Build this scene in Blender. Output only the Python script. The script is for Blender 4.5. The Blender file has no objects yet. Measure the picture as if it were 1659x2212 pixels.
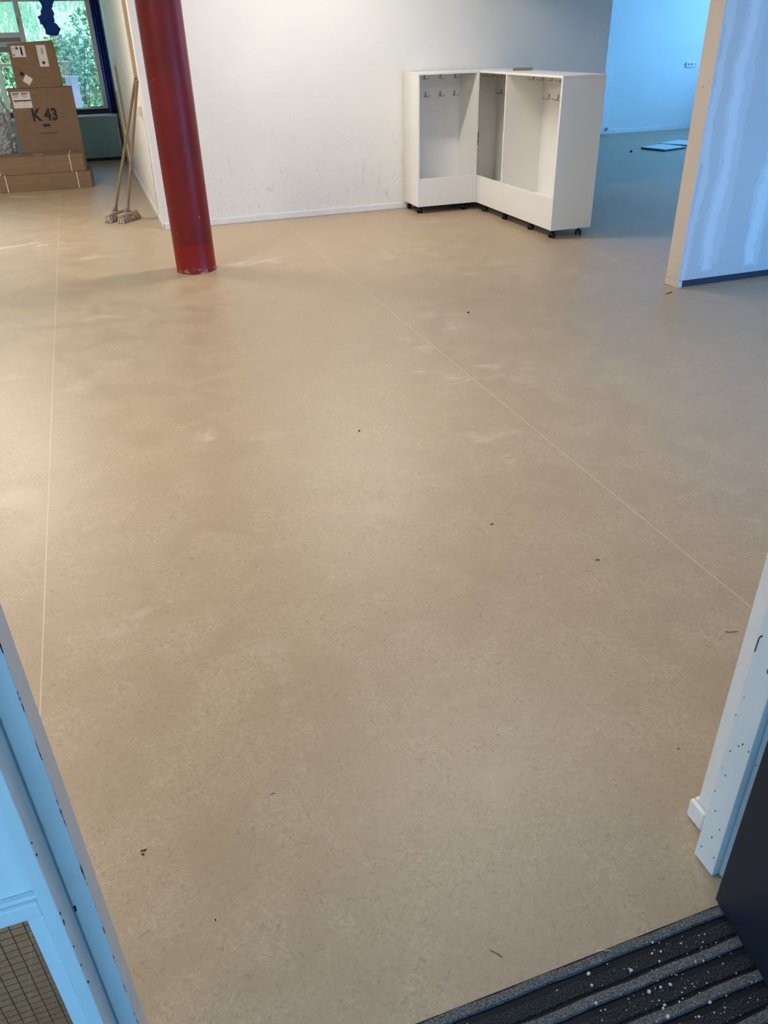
import bpy, bmesh, math, random
from mathutils import Vector, Matrix
random.seed(7)
S = bpy.context.scene
COL = S.collection

# ------------------------------------------------------------------ camera
CAM_H = 1.48
F_PX, YAW, PITCH, ROLL = 1692.03, 0.32133806, 0.54645088, 0.02760487
fwd = Vector((math.sin(YAW) * math.cos(PITCH), math.cos(YAW) * math.cos(PITCH), -math.sin(PITCH)))
rgt = Vector((math.cos(YAW), -math.sin(YAW), 0))
dwn = fwd.cross(rgt)
r2 = math.cos(ROLL) * rgt + math.sin(ROLL) * dwn
d2 = fwd.cross(r2)
cd = bpy.data.cameras.new('camera')
cd.sensor_fit = 'HORIZONTAL'; cd.sensor_width = 36.0; cd.lens = 36.0 * F_PX / 1659.0
cd.clip_start = 0.05; cd.clip_end = 200
cam = bpy.data.objects.new('camera', cd); COL.objects.link(cam)
M3 = Matrix((r2, -d2, -fwd)).transposed()
cam.matrix_world = Matrix.Translation((0, 0, CAM_H)) @ M3.to_4x4()
S.camera = cam

# ------------------------------------------------------------------ world, exposure
W = bpy.data.worlds.new('sky'); S.world = W; W.use_nodes = True
bg = W.node_tree.nodes['Background']
bg.inputs['Color'].default_value = (0.20, 0.56, 1.0, 1); bg.inputs['Strength'].default_value = 2.15
S.view_settings.view_transform = 'Standard'; S.view_settings.look = 'None'
S.view_settings.gamma = 1.0; S.view_settings.use_curve_mapping = False
S.view_settings.exposure = 0.0
S.cycles.use_denoising = True
S.cycles.max_bounces = 6; S.cycles.diffuse_bounces = 4; S.cycles.glossy_bounces = 2; S.cycles.transmission_bounces = 2; S.cycles.transparent_max_bounces = 8
S.cycles.use_adaptive_sampling = True; S.cycles.adaptive_threshold = 0.12; S.cycles.adaptive_min_samples = 10; S.cycles.sample_clamp_indirect = 4.0
S.cycles.caustics_reflective = False; S.cycles.caustics_refractive = False

sd = bpy.data.lights.new('sun', 'SUN'); sd.energy = 9.0; sd.angle = .02; sd.color = (.74, .97, 1.0)
sun = bpy.data.objects.new('sun', sd); COL.objects.link(sun)
sun.rotation_euler = Vector((-.12, -.32, -1)).to_track_quat('-Z', 'Y').to_euler()
# daylight standing in the glazed openings that lie outside the picture
BLUE = (0.115, 0.42, 1.0)
def area(name, loc, size, rot, power, color, parent=None):
    l = bpy.data.lights.new(name, 'AREA'); l.shape = 'RECTANGLE'; l.size, l.size_y = size
    l.energy = power; l.color = color
    o = bpy.data.objects.new(name, l); COL.objects.link(o)
    o.location = loc; o.rotation_euler = rot
    return o
area('daylight_right_window', (10.28, 8.75, 1.65), (6.3, 1.7), (0, math.pi / 2, 0), 145, BLUE)      # faces -X
area('daylight_front_window', (4.9, 0.86, 0.62), (3.4, 1.0), (math.pi / 2, 0, 0), 125, (0.07, 0.39, 1.0))      # faces +Y
bpy.data.objects['daylight_right_window'].data.size, bpy.data.objects['daylight_right_window'].data.size_y = 1.7, 6.3
WARM = (1.0, 0.955, 0.885)
LAMPS = [(1.95, 6.45, 50), (-1.4, 7.9, 94), (1.5, 2.9, 31), (-2.0, 3.3, 104)]

# ------------------------------------------------------------------ helpers
def tag(o, label=None, cat=None, group=None, kind=None):
    if label: o['label'] = label
    if cat: o['category'] = cat
    if group: o['group'] = group
    if kind: o['kind'] = kind
    return o
def empty(name, loc=(0, 0, 0), rz=0.0):
    o = bpy.data.objects.new(name, None); COL.objects.link(o)
    o.location = loc; o.rotation_euler = (0, 0, rz); o.empty_display_size = 0.1
    return o
class MB:
    def __init__(s): s.v = []; s.f = []
    def add(s, vs, fs):
        n = len(s.v); s.v += [tuple(p) for p in vs]; s.f += [tuple(i + n for i in f) for f in fs]; return s
    def box(s, x0, x1, y0, y1, z0, z1, m=None):
        vs = [Vector((x, y, z)) for z in (z0, z1) for y in (y0, y1) for x in (x0, x1)]
        if m: vs = [m @ p for p in vs]
        return s.add(vs, [(0, 2, 3, 1), (4, 5, 7, 6), (0, 1, 5, 4), (2, 6, 7, 3), (0, 4, 6, 2), (1, 3, 7, 5)])
    def tube(s, pts, rad, n=8, cap=True):
        pts = [Vector(p) for p in pts]; rads = rad if isinstance(rad, (list, tuple)) else [rad] * len(pts)
        rings = []; up = None
        for i, p in enumerate(pts):
            t = (pts[min(i + 1, len(pts) - 1)] - pts[max(i - 1, 0)]).normalized()
            if up is None: up = Vector((0, 0, 1)) if abs(t.z) < .9 else Vector((1, 0, 0))
            a = t.cross(up).normalized(); b = a.cross(t).normalized(); up = b
            rings.append([p + (a * math.cos(2 * math.pi * k / n) + b * math.sin(2 * math.pi * k / n)) * rads[i] for k in range(n)])
        vs = [q for r in rings for q in r]; fs = []
        for i in range(len(pts) - 1):
            for k in range(n):
                fs.append((i * n + k, i * n + (k + 1) % n, (i + 1) * n + (k + 1) % n, (i + 1) * n + k))
        if cap:
            fs.append(tuple(range(n - 1, -1, -1))); fs.append(tuple((len(pts) - 1) * n + k for k in range(n)))
        return s.add(vs, fs)
    def lathe(s, prof, c=(0, 0, 0), n=32, m=None):      # prof: (r, z)
        c = Vector(c); vs = []
        for r, z in prof:
            for k in range(n):
                p = Vector((r * math.cos(2 * math.pi * k / n), r * math.sin(2 * math.pi * k / n), z))
                vs.append((m @ p if m else p) + c)
        fs = []
        for i in range(len(prof) - 1):
            for k in range(n):
                fs.append((i * n + k, i * n + (k + 1) % n, (i + 1) * n + (k + 1) % n, (i + 1) * n + k))
        fs.append(tuple(range(n - 1, -1, -1))); fs.append(tuple((len(prof) - 1) * n + k for k in range(n)))
        return s.add(vs, fs)
    def prism(s, poly, z0, z1, m=None):                  # poly in xy
        n = len(poly); vs = [Vector((x, y, z0)) for x, y in poly] + [Vector((x, y, z1)) for x, y in poly]
        if m: vs = [m @ p for p in vs]
        return s.add(vs, [tuple(range(n - 1, -1, -1)), tuple(range(n, 2 * n))] + [(k, (k + 1) % n, n + (k + 1) % n, n + k) for k in range(n)])
    def build(s, name, mat, parent=None, bevel=0, smooth=False, origin=None, seg=2):
        # vertices are in the parent's space; origin shifts the object's own origin
        if origin is None: origin = (0, 0, 0) if parent else None
        if origin is None:
            xs, ys, zs = zip(*s.v); origin = ((min(xs) + max(xs)) / 2, (min(ys) + max(ys)) / 2, min(zs))
        O = Vector(origin)
        me = bpy.data.meshes.new(name); me.from_pydata([Vector(p) - O for p in s.v], [], s.f); me.update()
        bm = bmesh.new(); bm.from_mesh(me); bmesh.ops.recalc_face_normals(bm, faces=bm.faces); bm.to_mesh(me); bm.free()
        me.materials.append(mat)
        if smooth:
            for p in me.polygons: p.use_smooth = True
        o = bpy.data.objects.new(name, me); COL.objects.link(o); o.location = O
        if parent: o.parent = parent
        if bevel:
            b = o.modifiers.new('bevel', 'BEVEL'); b.width = bevel; b.segments = seg; b.limit_method = 'ANGLE'; b.angle_limit = math.radians(40)
        if smooth == 'auto':
            me.shade_smooth() if hasattr(me, 'shade_smooth') else None
            me.set_sharp_from_angle(angle=math.radians(40))
        return o
def BX(name, mat, x0, x1, y0, y1, z0, z1, parent=None, bevel=0, m=None):
    return MB().box(x0, x1, y0, y1, z0, z1, m).build(name, mat, parent, bevel)
def copy(o, parent, loc=None, rot=None):
    c = o.copy(); COL.objects.link(c); c.parent = parent
    if loc is not None: c.location = loc
    if rot is not None: c.rotation_euler = rot
    return c
def struct(o, label, cat): return tag(o, label, cat, kind='structure')

# ------------------------------------------------------------------ materials
def mat(name, color, rough=.5, spec=.5, metal=0.0, **k):
    m = bpy.data.materials.new(name); m.use_nodes = True
    b = m.node_tree.nodes['Principled BSDF']
    b.inputs['Base Color'].default_value = (*color, 1); b.inputs['Roughness'].default_value = rough
    b.inputs['Specular IOR Level'].default_value = spec; b.inputs['Metallic'].default_value = metal
    for kk, v in k.items(): b.inputs[kk.replace('_', ' ')].default_value = v
    return m
class N:
    """tiny node-graph helper"""
    def __init__(s, m): s.m = m; s.t = m.node_tree; s.b = s.t.nodes['Principled BSDF']
    def new(s, typ, **props):
        n = s.t.nodes.new(typ)
        for k, v in props.items(): setattr(n, k, v)
        return n
    def link(s, a, b): s.t.links.new(a, b)
    def set(s, sock, v):
        if hasattr(v, 'default_value') or hasattr(v, 'is_output'): s.link(v, sock)
        else: sock.default_value = v
    def pos(s): return s.new('ShaderNodeNewGeometry').outputs['Position']
    def xyz(s, v):
        n = s.new('ShaderNodeSeparateXYZ'); s.link(v, n.inputs[0]); return n.outputs
    def math(s, op, a, b=0.0, c=0.0, clamp=False):
        n = s.new('ShaderNodeMath', operation=op, use_clamp=clamp)
        s.set(n.inputs[0], a); s.set(n.inputs[1], b)
        if op in ('MULTIPLY_ADD', 'SMOOTH_MIN'): s.set(n.inputs[2], c)
        return n.outputs[0]
    def noise(s, vec, scale, detail=4, rough=.55, dist=0.0):
        n = s.new('ShaderNodeTexNoise'); s.link(vec, n.inputs['Vector'])
        n.inputs['Scale'].default_value = scale; n.inputs['Detail'].default_value = detail
        n.inputs['Roughness'].default_value = rough; n.inputs['Distortion'].default_value = dist
        return n.outputs['Fac']
    def mapr(s, v, a, b, c=0.0, d=1.0, smooth=True):
        n = s.new('ShaderNodeMapRange'); n.interpolation_type = 'SMOOTHSTEP' if smooth else 'LINEAR'
        s.set(n.inputs['Value'], v); n.inputs['From Min'].default_value = a; n.inputs['From Max'].default_value = b
        n.inputs['To Min'].default_value = c; n.inputs['To Max'].default_value = d; return n.outputs['Result']
    def mix(s, fac, a, b):
        n = s.new('ShaderNodeMix', data_type='RGBA'); s.set(n.inputs[0], fac)
        for i, c in ((6, a), (7, b)):
            if isinstance(c, tuple): n.inputs[i].default_value = (*c, 1)
            else: s.link(c, n.inputs[i])
        return n.outputs[2]
    def scalev(s, v, sc):
        n = s.new('ShaderNodeVectorMath', operation='MULTIPLY'); s.link(v, n.inputs[0]); n.inputs[1].default_value = sc; return n.outputs[0]
    def bump(s, h, strength=.2, dist=.002):
        n = s.new('ShaderNodeBump'); n.inputs['Strength'].default_value = strength; n.inputs['Distance'].default_value = dist
        s.link(h, n.inputs['Height']); s.link(n.outputs[0], s.b.inputs['Normal'])
    def color(s, c): s.link(c, s.b.inputs['Base Color'])

def lino():
    m = mat('linoleum', (.5, .39, .27), .36, .5); n = N(m); p = n.pos()
    big = n.noise(p, 0.9, 3, .6); mid = n.noise(p, 5.0, 5, .6, .6)
    f1 = n.noise(p, 38, 4, .6, 1.6); f2 = n.noise(p, 90, 3, .6, 1.0)
    ridge = n.math('ABSOLUTE', n.math('SUBTRACT', f1, .5))
    vein = n.mapr(ridge, 0.0, .03, 1, 0)                       # thin pale worm-like streaks
    dark = n.mapr(n.noise(p, 42, 3, .55, 2.6), .60, .67, 0, 1)
    c = n.mix(n.mapr(mid, .35, .65), (.388, .287, .182), (.410, .306, .197))
    c = n.mix(n.math('MULTIPLY', n.mapr(f2, .35, .7), .5), c, (.325, .239, .150))
    c = n.mix(n.math('MULTIPLY', vein, n.mapr(mid, .40, .62, .16, .60)), c, (.535, .42, .29))
    c = n.mix(n.math('MULTIPLY', dark, .48), c, (.235, .170, .106))
    dust = n.math('MULTIPLY', n.mapr(big, .50, .72), n.mapr(n.noise(n.scalev(p, (1, 1.6, 1)), 4.2, 6, .68, .5), .50, .68))
    c = n.mix(n.math('MULTIPLY', dust, .5), c, (.66, .60, .54))
    n.color(c)
    n.set(n.b.inputs['Roughness'], n.math('MULTIPLY_ADD', dust, .25, n.mapr(mid, .3, .7, .36, .46)))
    n.bump(f2, .06, .001)
    return m
def wallpaint(name, color, scuff=0.0):
    m = mat(name, color, .6, .3); n = N(m); p = n.pos()
    o = n.xyz(p)
    c = n.mix(n.mapr(n.noise(p, 1.3, 3), .3, .7), color, tuple(x * .955 for x in color))
    if scuff:
        low = n.mapr(o[2], .15, 1.05, 1, 0)
        sm = n.math('MULTIPLY', n.mapr(n.noise(n.scalev(p, (1, 1, .55)), 9, 5, .7, 1.2), .56, .72), low)
        mk = n.math('MULTIPLY', n.mapr(n.noise(n.scalev(p, (1.6, 1, .7)), 26, 2, .5, 3.0), .665, .71), low)
        c = n.mix(n.math('MULTIPLY', sm, .32 * scuff), c, (.38, .35, .32))
        c = n.mix(n.math('MULTIPLY', mk, .6 * scuff), c, (.22, .20, .19))
    n.color(c); n.bump(n.noise(p, 140, 3), .12, .001)
    return m
def cardboard(name, color):
    m = mat(name, color, .75, .2); n = N(m)
    tc = n.new('ShaderNodeTexCoord').outputs['Object']
    a = n.noise(n.scalev(tc, (3, 3, 60)), 2.2, 3); b = n.noise(tc, 6, 4)
    c = n.mix(n.mapr(a, .3, .7), tuple(x * .9 for x in color), tuple(x * 1.06 for x in color))
    n.color(n.mix(n.math('MULTIPLY', n.mapr(b, .45, .7), .3), c, tuple(x * .75 for x in color)))
    n.bump(n.noise(n.scalev(tc, (1, 1, 40)), 6, 2), .1, .002)
    return m
def chipped(name, color, chip, amount=.67, spots=.78, rough=.4, edge=None):
    """painted surface with small dark chips; edge = (x, y, radius) of a vertical arris where the paint is knocked off"""
    m = mat(name, color, rough, .45); n = N(m); p = n.pos(); o = n.xyz(p)
    c = n.mix(n.mapr(n.noise(p, 7, 4), .3, .7), color, tuple(x * .93 for x in color))
    c = n.mix(n.math('MULTIPLY', n.mapr(n.noise(n.scalev(p, (1, 1, .6)), 60, 2, .5, .8), spots, spots + .02), .85), c, chip)
    if edge:
        dx = n.math('SUBTRACT', o[0], edge[0]); dy = n.math('SUBTRACT', o[1], edge[1])
        d = n.math('SQRT', n.math('ADD', n.math('MULTIPLY', dx, dx), n.math('MULTIPLY', dy, dy)))
        k = n.math('ADD', n.mapr(d, 0, edge[2], 1, 0, False), n.math('SUBTRACT', n.noise(n.scalev(p, (1, 1, .5)), 75, 4, .7), 1.0))
        c = n.mix(n.mapr(k, .40, .44), c, chip)
    n.color(c)
    return m
M = {}
M['lino'] = lino()
M['seam'] = mat('weld_seam', (.56, .45, .325), .5)
M['wall'] = wallpaint('white_wall_paint', (.80, .78, .735), 1.0)
M['wall_plain'] = wallpaint('plain_wall_paint', (.80, .78, .745))
M['ceiling'] = mat('ceiling_paint', (.78, .77, .74), .8, .2)
M['skirt'] = chipped('skirting_paint', (.80, .79, .77), (.25, .22, .2), spots=.80)
M['red'] = mat('red_gloss_paint', (.17, .010, .010), .38, .3)
n = N(M['red']); p = n.pos(); zz = n.xyz(p)[2]
c = n.mix(n.mapr(n.noise(p, 3, 4), .3, .7), (.150, .0095, .0105), (.185, .012, .012))
c = n.mix(n.math('MULTIPLY', n.mapr(n.noise(n.scalev(p, (1, 1, .8)), 24, 1, .4), .80, .815), .7), c, (.5, .42, .4))
n.color(c)
M['red_base'] = mat('red_base_tone', (.205, .010, .008), .38, .3)  # slightly more saturated red than the shaft
n = N(M['red_base']); p = n.pos(); zz = n.xyz(p)[2]
w = n.math('MULTIPLY', n.mapr(zz, .0, .055, 1, 0), n.mapr(n.noise(n.scalev(p, (1, 1, 1.5)), 22, 5, .7), .50, .66))
n.color(n.mix(n.math('MULTIPLY', w, .75), (.225, .0105, .009), (.55, .40, .38)))
M['melamine'] = mat('white_melamine', (.80, .785, .745), .42, .4)
n = N(M['melamine']); p = n.pos(); n.color(n.mix(n.noise(p, 2.0, 2), (.79, .775, .735), (.82, .805, .765)))
M['hook'] = mat('hook_steel', (.34, .33, .31), .35, .5, 1.0)
M['black'] = mat('black_plastic', (.012, .013, .016), .38, .5)
M['blackdark'] = mat('black_rubber', (.008, .008, .009), .7, .3)
M['woodblock'] = mat('wood_block', (.25, .19, .14), .6, .3)
M['yellow'] = mat('yellow_sticker', (.42, .36, .08), .5, .3)
M['ink'] = mat('black_ink', (.035, .033, .038), .7, .2)
M['greyink'] = mat('faded_ink', (.12, .10, .09), .8, .1)
M['paper'] = mat('label_paper', (.72, .70, .70), .6, .3)
M['card'] = cardboard('cardboard', (.235, .155, .098))
M['card2'] = cardboard('cardboard_light', (.27, .185, .115))
M['strap'] = mat('white_strap', (.75, .72, .65), .5, .4)
M['handle'] = mat('broom_handle_wood', (.36, .265, .155), .55, .3)
n = N(M['handle']); p = n.pos(); n.color(n.mix(n.noise(n.scalev(p, (40, 40, 3)), 1, 3), (.20, .14, .08), (.31, .225, .13)))
M['broomhead'] = mat('broom_block', (.44, .33, .22), .7, .2)
M['bristle'] = mat('broom_bristle', (.42, .36, .29), .9, .1)
n = N(M['bristle']); p = n.pos(); n.color(n.mix(n.mapr(n.noise(n.scalev(p, (90, 90, 6)), 1, 2), .35, .6), (.15, .125, .10), (.48, .41, .33)))
M['socketmetal'] = mat('grey_bracket', (.25, .23, .21), .5, .5)
M['tan'] = mat('tan_wood_strip', (.47, .36, .22), .6, .3)
M['beige'] = mat('beige_plastic', (.72, .64, .50), .5, .4)
M['whiteplastic'] = mat('white_plastic', (.80, .80, .80), .4, .4)
M['teal'] = mat('teal_panel', (.26, .40, .40), .5, .4)
M['teal_top'] = mat('pale_ledge', (.62, .70, .66), .5, .4)
M['darkrail'] = mat('dark_rail', (.09, .065, .05), .6, .3)
M['winframe'] = mat('window_frame_paint', (.70, .69, .68), .45, .4)
M['wingrey'] = mat('window_grey', (.26, .28, .32), .45, .4)
M['curtain'] = mat('blue_curtain', (.026, .075, .33), .85, .15)
n = N(M['curtain']); tc = n.new('ShaderNodeTexCoord').outputs['Object']; n.bump(n.noise(tc, 60, 3), .2, .003)
M['frame'] = chipped('door_frame_paint', (.72, .75, .74), (.03, .028, .028), spots=.715)
M['frame_L'] = chipped('door_frame_worn', (.72, .75, .74), (.02, .018, .018), spots=.80, edge=(-.18, .714, .006))
M['frame_L2'] = chipped('post_worn', (.72, .75, .74), (.02, .018, .018), spots=.80, edge=(-.206, .66, .0035))
M['panelpaint'] = mat('door_panel_paint', (.72, .75, .75), .4, .45)
M['navy'] = mat('navy_door_paint', (.010, .014, .026), .5, .3)
M['navy'].node_tree.nodes['Principled BSDF'].inputs['Roughness'].default_value = .5
M['drygrey'] = None
M['cream'] = mat('cream_board', (.60, .53, .44), .6, .3)
n = N(M['cream']); p = n.pos()
c = n.mix(n.noise(p, 3, 3), (.58, .51, .43), (.63, .56, .47))
n.color(n.mix(n.math('MULTIPLY', n.mapr(n.noise(p, 42, 1, .4), .765, .775), .8), c, (.10, .08, .07)))
M['track'] = mat('dark_track', (.03, .035, .05), .6, .3)
M['matrib'] = mat('mat_rib_fibre', (.10, .10, .098), .95, .05)
n = N(M['matrib']); p = n.pos(); n.color(n.mix(n.mapr(n.noise(p, 420, 2, .6), .35, .65), (.055, .055, .053), (.20, .195, .185)))
n.bump(n.noise(p, 500, 2), .6, .003)
M['matband'] = mat('mat_band_fibre', (.035, .036, .04), .95, .05)
n = N(M['matband']); p = n.pos(); n.color(n.mix(n.mapr(n.noise(p, 380, 2, .6), .4, .7), (.018, .018, .020), (.07, .07, .072)))
n.bump(n.noise(p, 420, 2), .6, .003)
M['crumb'] = mat('plaster_crumb', (.52, .51, .48), .8, .2)
M['straw'] = mat('dry_straw', (.60, .50, .30), .7, .2)
M['twig'] = mat('dark_twig', (.055, .04, .03), .8, .2)
M['ground'] = mat('paving', (.30, .30, .30), .9, .2)
M['bounce_ground'] = mat('bounce_paving', (.55, .55, .56), .9, .2)
M['board'] = mat('pale_board', (.62, .68, .66), .45, .4)
M['boardedge'] = mat('dark_board_edge', (.05, .06, .07), .6, .3)
M['lampmetal'] = mat('lamp_housing', (.8, .8, .8), .4, .4)
M['grass'] = mat('bank_grass', (.16, .42, .10), .9, .1)
n = N(M['grass']); p = n.pos(); n.color(n.mix(n.noise(p, 3, 6, .7), (.30, .50, .22), (.62, .78, .50)))
M['leaf'] = mat('leaf_green', (.17, .33, .13), .6, .3)
M['leaf2'] = mat('leaf_pale', (.60, .72, .52), .6, .3)
M['stem'] = mat('stem_brown', (.10, .075, .05), .8, .2)
M['bench'] = mat('bench_wood', (.48, .36, .25), .7, .2)

def plasterboard():
    m = mat('plasterboard', (.5, .47, .44), .75, .2); n = N(m); p = n.pos(); o = n.xyz(p)
    wob = n.math('MULTIPLY', n.math('SUBTRACT', n.noise(n.scalev(p, (1.3, 1, 1)), 3.2, 6, .62), .5), .15)
    wob2 = n.math('MULTIPLY', n.math('SUBTRACT', n.noise(n.scalev(p, (3, 1, 1.2)), 7, 4, .6), .5), .06)
    tot = None
    for cx, w, zlo, amp, soft in ((3.575, .034, .0, .42, .5), (3.735, .060, .095, .72, .3), (3.748, .088, .13, .30, .8), (4.078, .052, .10, .80, .35), (4.088, .068, .09, .40, .8), (4.68, .06, .1, .8, .3), (5.28, .06, .1, .8, .3)):
        d = n.math('ABSOLUTE', n.math('ADD', n.math('SUBTRACT', o[0], cx), n.math('ADD', wob, wob2)))
        k = n.math('MULTIPLY', n.mapr(d, w * soft, w, amp, 0), n.mapr(n.math('ADD', o[2], wob2), zlo - .015, zlo + .01))
        tot = k if tot is None else n.math('MAXIMUM', tot, k)
    c = n.mix(n.noise(p, 2, 3), (.50, .48, .455), (.54, .52, .50))
    c = n.mix(tot, c, (.70, .695, .68))
    sp = n.math('MULTIPLY', n.mapr(n.noise(p, 16, 1, .3), .79, .80), n.mapr(o[0], 3.6, 3.66, 1, 0))
    n.color(n.mix(sp, c, (.85, .85, .84)))
    return m
M['drygrey'] = plasterboard()
def clearmat(name, tint, gl_fac, rough=.05):
    m = bpy.data.materials.new(name); m.use_nodes = True; t = m.node_tree; t.nodes.clear()
    o = t.nodes.new('ShaderNodeOutputMaterial'); mx = t.nodes.new('ShaderNodeMixShader')
    a = t.nodes.new('ShaderNodeBsdfTransparent'); a.inputs[0].default_value = (*tint, 1)
    b = t.nodes.new('ShaderNodeBsdfGlossy'); b.inputs[1].default_value = rough
    mx.inputs[0].default_value = gl_fac
    t.links.new(a.outputs[0], mx.inputs[1]); t.links.new(b.outputs[0], mx.inputs[2]); t.links.new(mx.outputs[0], o.inputs[0])
    return m
M['glass'] = clearmat('window_glass', (.95, .97, .97), .05, .02)
M['wireglass'] = clearmat('wired_glass', (.55, .57, .56), .05, .06)
M['wire'] = mat('glass_wire', (.04, .04, .04), .6, .3)
def plastic_film():
    m = clearmat('plastic_film', (.90, .92, .96), .26, .10); t = m.node_tree
    o = [x for x in t.nodes if x.type == 'OUTPUT_MATERIAL'][0]; first = [x for x in t.nodes if x.type == 'MIX_SHADER'][0]
    d = t.nodes.new('ShaderNodeBsdfDiffuse'); d.inputs[0].default_value = (.75, .77, .82, 1)
    m2 = t.nodes.new('ShaderNodeMixShader'); m2.inputs[0].default_value = .30
    t.links.new(first.outputs[0], m2.inputs[1]); t.links.new(d.outputs[0], m2.inputs[2]); t.links.new(m2.outputs[0], o.inputs[0])
    return m
M['film'] = plastic_film()

# ------------------------------------------------------------------ setting
CEIL = 2.75
fl = BX('floor', M['ground'], -5, 10.4, .66, 13.7, -.12, -.004)
struct(fl, 'beige marbled linoleum floor laid in long sheets', 'floor')
flo = fl.location.copy()
xs = [-4.993, -4.393, -2.393, -.393, 1.607, 3.607, 5.607, 7.607, 9.607, 10.393]
for a, b in zip(xs[:-1], xs[1:]):
    g = .0016
    o = MB().box(a + g - flo.x, b - g - flo.x, .66 - flo.y, 13.69 - flo.y, -.004 - flo.z, 0 - flo.z).build('linoleum_sheet', M['lino'], fl)
for a in xs[1:-1]:
    MB().box(a - .0016 - flo.x, a + .0016 - flo.x, .66 - flo.y, 13.69 - flo.y, -.004 - flo.z, .0003 - flo.z).build('weld_seam', M['seam'], fl)
struct(BX('ground', M['ground'], -9, 12, -8, .655, -.12, -.006), 'grey paving outside the entrance door', 'ground')
struct(BX('ceiling', M['ceiling'], -5, 10.5, .66, 13.7, CEIL, CEIL + .1), 'white ceiling above the room', 'ceiling')
struct(BX('sun_block_slab', M['ground'], -5.2, 10.6, -.2, 14.5, CEIL + .101, CEIL + .6), 'added unseen slab with eaves above the room, keeps the sun out of the window', 'sun_block_slab')  # added out of view; its eaves block the sun at the window
struct(BX('sky_block_slab', M['ceiling'], -3, 4, -1.6, .64, 2.6, 2.7), 'added unseen slab over the door mat that cuts the sky light', 'sky_block_slab')  # added out of view to cut the sky light at the entrance
# back wall with its end towards the next room
struct(BX('wall_back', M['wall'], .54, 5.055, 7.775, 7.885, 0, CEIL), 'white scuffed wall behind the red column and coat cabinets', 'wall')
def skirting(name, x0, x1, y0, y1, h, label, ax):
    o = BX(name, M['skirt'], x0, x1, y0, y1, 0.0005, h, None, .003)
    struct(o, label, 'baseboard')
skirting('baseboard_back', .53, 5.055, 7.760, 7.775, .055, 'white scuffed skirting along the wall behind the cabinets', 0)
wl = empty('wall_left', (.54, 7.9, 0)); struct(wl, 'white wall beside the brooms running back to the window', 'wall')
MB().box(0, .11, -.015, 5.6, 0, CEIL).build('wall_body', M['wall'], wl)
MB().box(-.012, .0, -.13, -.04, .056, CEIL).build('corner_strip', M['wall_plain'], wl, .002)
skirting('baseboard_left', .528, .540, 7.76, 11.62, .055, 'white skirting at the foot of the wall beside the brooms', 1)
# left side of the room, out of sight
struct(BX('wall_side', M['wall_plain'], -5.1, -5, .66, 13.7, 0, CEIL), 'white side wall on the left of the room', 'wall')
# partition
pt = empty('wall_partition', (3.525, 4.30, 0)); struct(pt, 'unpainted plasterboard partition with filler streaks and cream end board', 'wall')
MB().box(.014, 6.8, 0, .0125, .045, CEIL).build('plasterboard', M['drygrey'], pt)
MB().box(.014, 6.8, .0125, .118, .0, CEIL).build('core', M['wall_plain'], pt)
MB().box(.014, 6.8, .118, .130, .0, CEIL).build('rear_board', M['wall_plain'], pt)
MB().box(.03, 6.8, .006, .0125, .0005, .045).build('floor_track', M['track'], pt)
MB().box(0, .014, 0, .130, .0465, CEIL).build('end_board', M['cream'], pt, .001)
MB().box(-.001, .014, 0, .130, .0005, .0455).build('end_block', M['cream'], pt, .001)
for k, xx in enumerate((.0155, .0225, .031)):
    MB().box(xx, xx + .0045, .0, .012, .001, .043).build('board_edge', M['whiteplastic'], pt)
# lintel over the passage into the next room
struct(BX('lintel', M['wall_plain'], 3.53, 3.65, 4.431, 7.774, 2.05, CEIL), 'white lintel over the passage into the next room', 'lintel')
# far room
struct(BX('wall_far', M['wall_plain'], 5.06, 10.3, 12.3, 12.4, 0, CEIL), 'bluish lit far wall of the next room', 'wall')
skirting('baseboard_far', 5.06, 10.3, 12.287, 12.3, .062, 'skirting along the far wall of the next room', 0)
struct(BX('wall_divider', M['wall_plain'], 4.95, 5.05, 7.89, 13.7, 0, CEIL), 'white wall between the next room and the window bay', 'wall')
def window_wall(name, axis, const, thick, a0, a1, w0, w1, z0, z1, label):
    r = empty(name, (0, 0, 0)); struct(r, label, 'wall')
    def b(n, p0, p1, q0, q1, mt):
        if axis == 'x': MB().box(const, const + thick, p0, p1, q0, q1).build(n, mt, r)
        else: MB().box(p0, p1, const, const + thick, q0, q1).build(n, mt, r)
    b('wall_below', a0, a1, 0, z0, M['wall_plain']); b('wall_above', a0, a1, z1, CEIL, M['wall_plain'])
    b('wall_beside', a0, w0, z0, z1, M['wall_plain']); b('wall_beside', w1, a1, z0, z1, M['wall_plain'])
    return r
window_wall('wall_right', 'x', 10.3, .1, .76, 12.4, 5.6, 11.9, .8, 2.5, 'white right wall with wide windows in the next room')
window_wall('wall_front', 'y', .77, .075, .978, 10.4, 3.2, 6.6, .1, 1.15, 'white front wall right of the entrance with a window')
window_wall('wall_front_side', 'y', .70, .07, -5.1, -1.25, -3.5, -2.2, 1.0, 2.0, 'white front wall left of the glazed side panel')
struct(BX('wall_above_door', M['wall_plain'], -1.25, .978, .70, .77, 2.151, CEIL), 'white wall above the entrance door frame', 'wall')
# skirting that wraps the wall end behind the right door post
sk = empty('trim_1', (.966, .81, 0)); struct(sk, 'short white skirting block wrapping the wall end behind the door post', 'trim')
MB().box(0, .012, 0, .047, .0005, .052).build('end_piece', M['skirt'], sk, .004)
MB().box(.0125, 2.0, .036, .047, .0005, .052).build('long_piece', M['skirt'], sk, .003)

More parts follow.
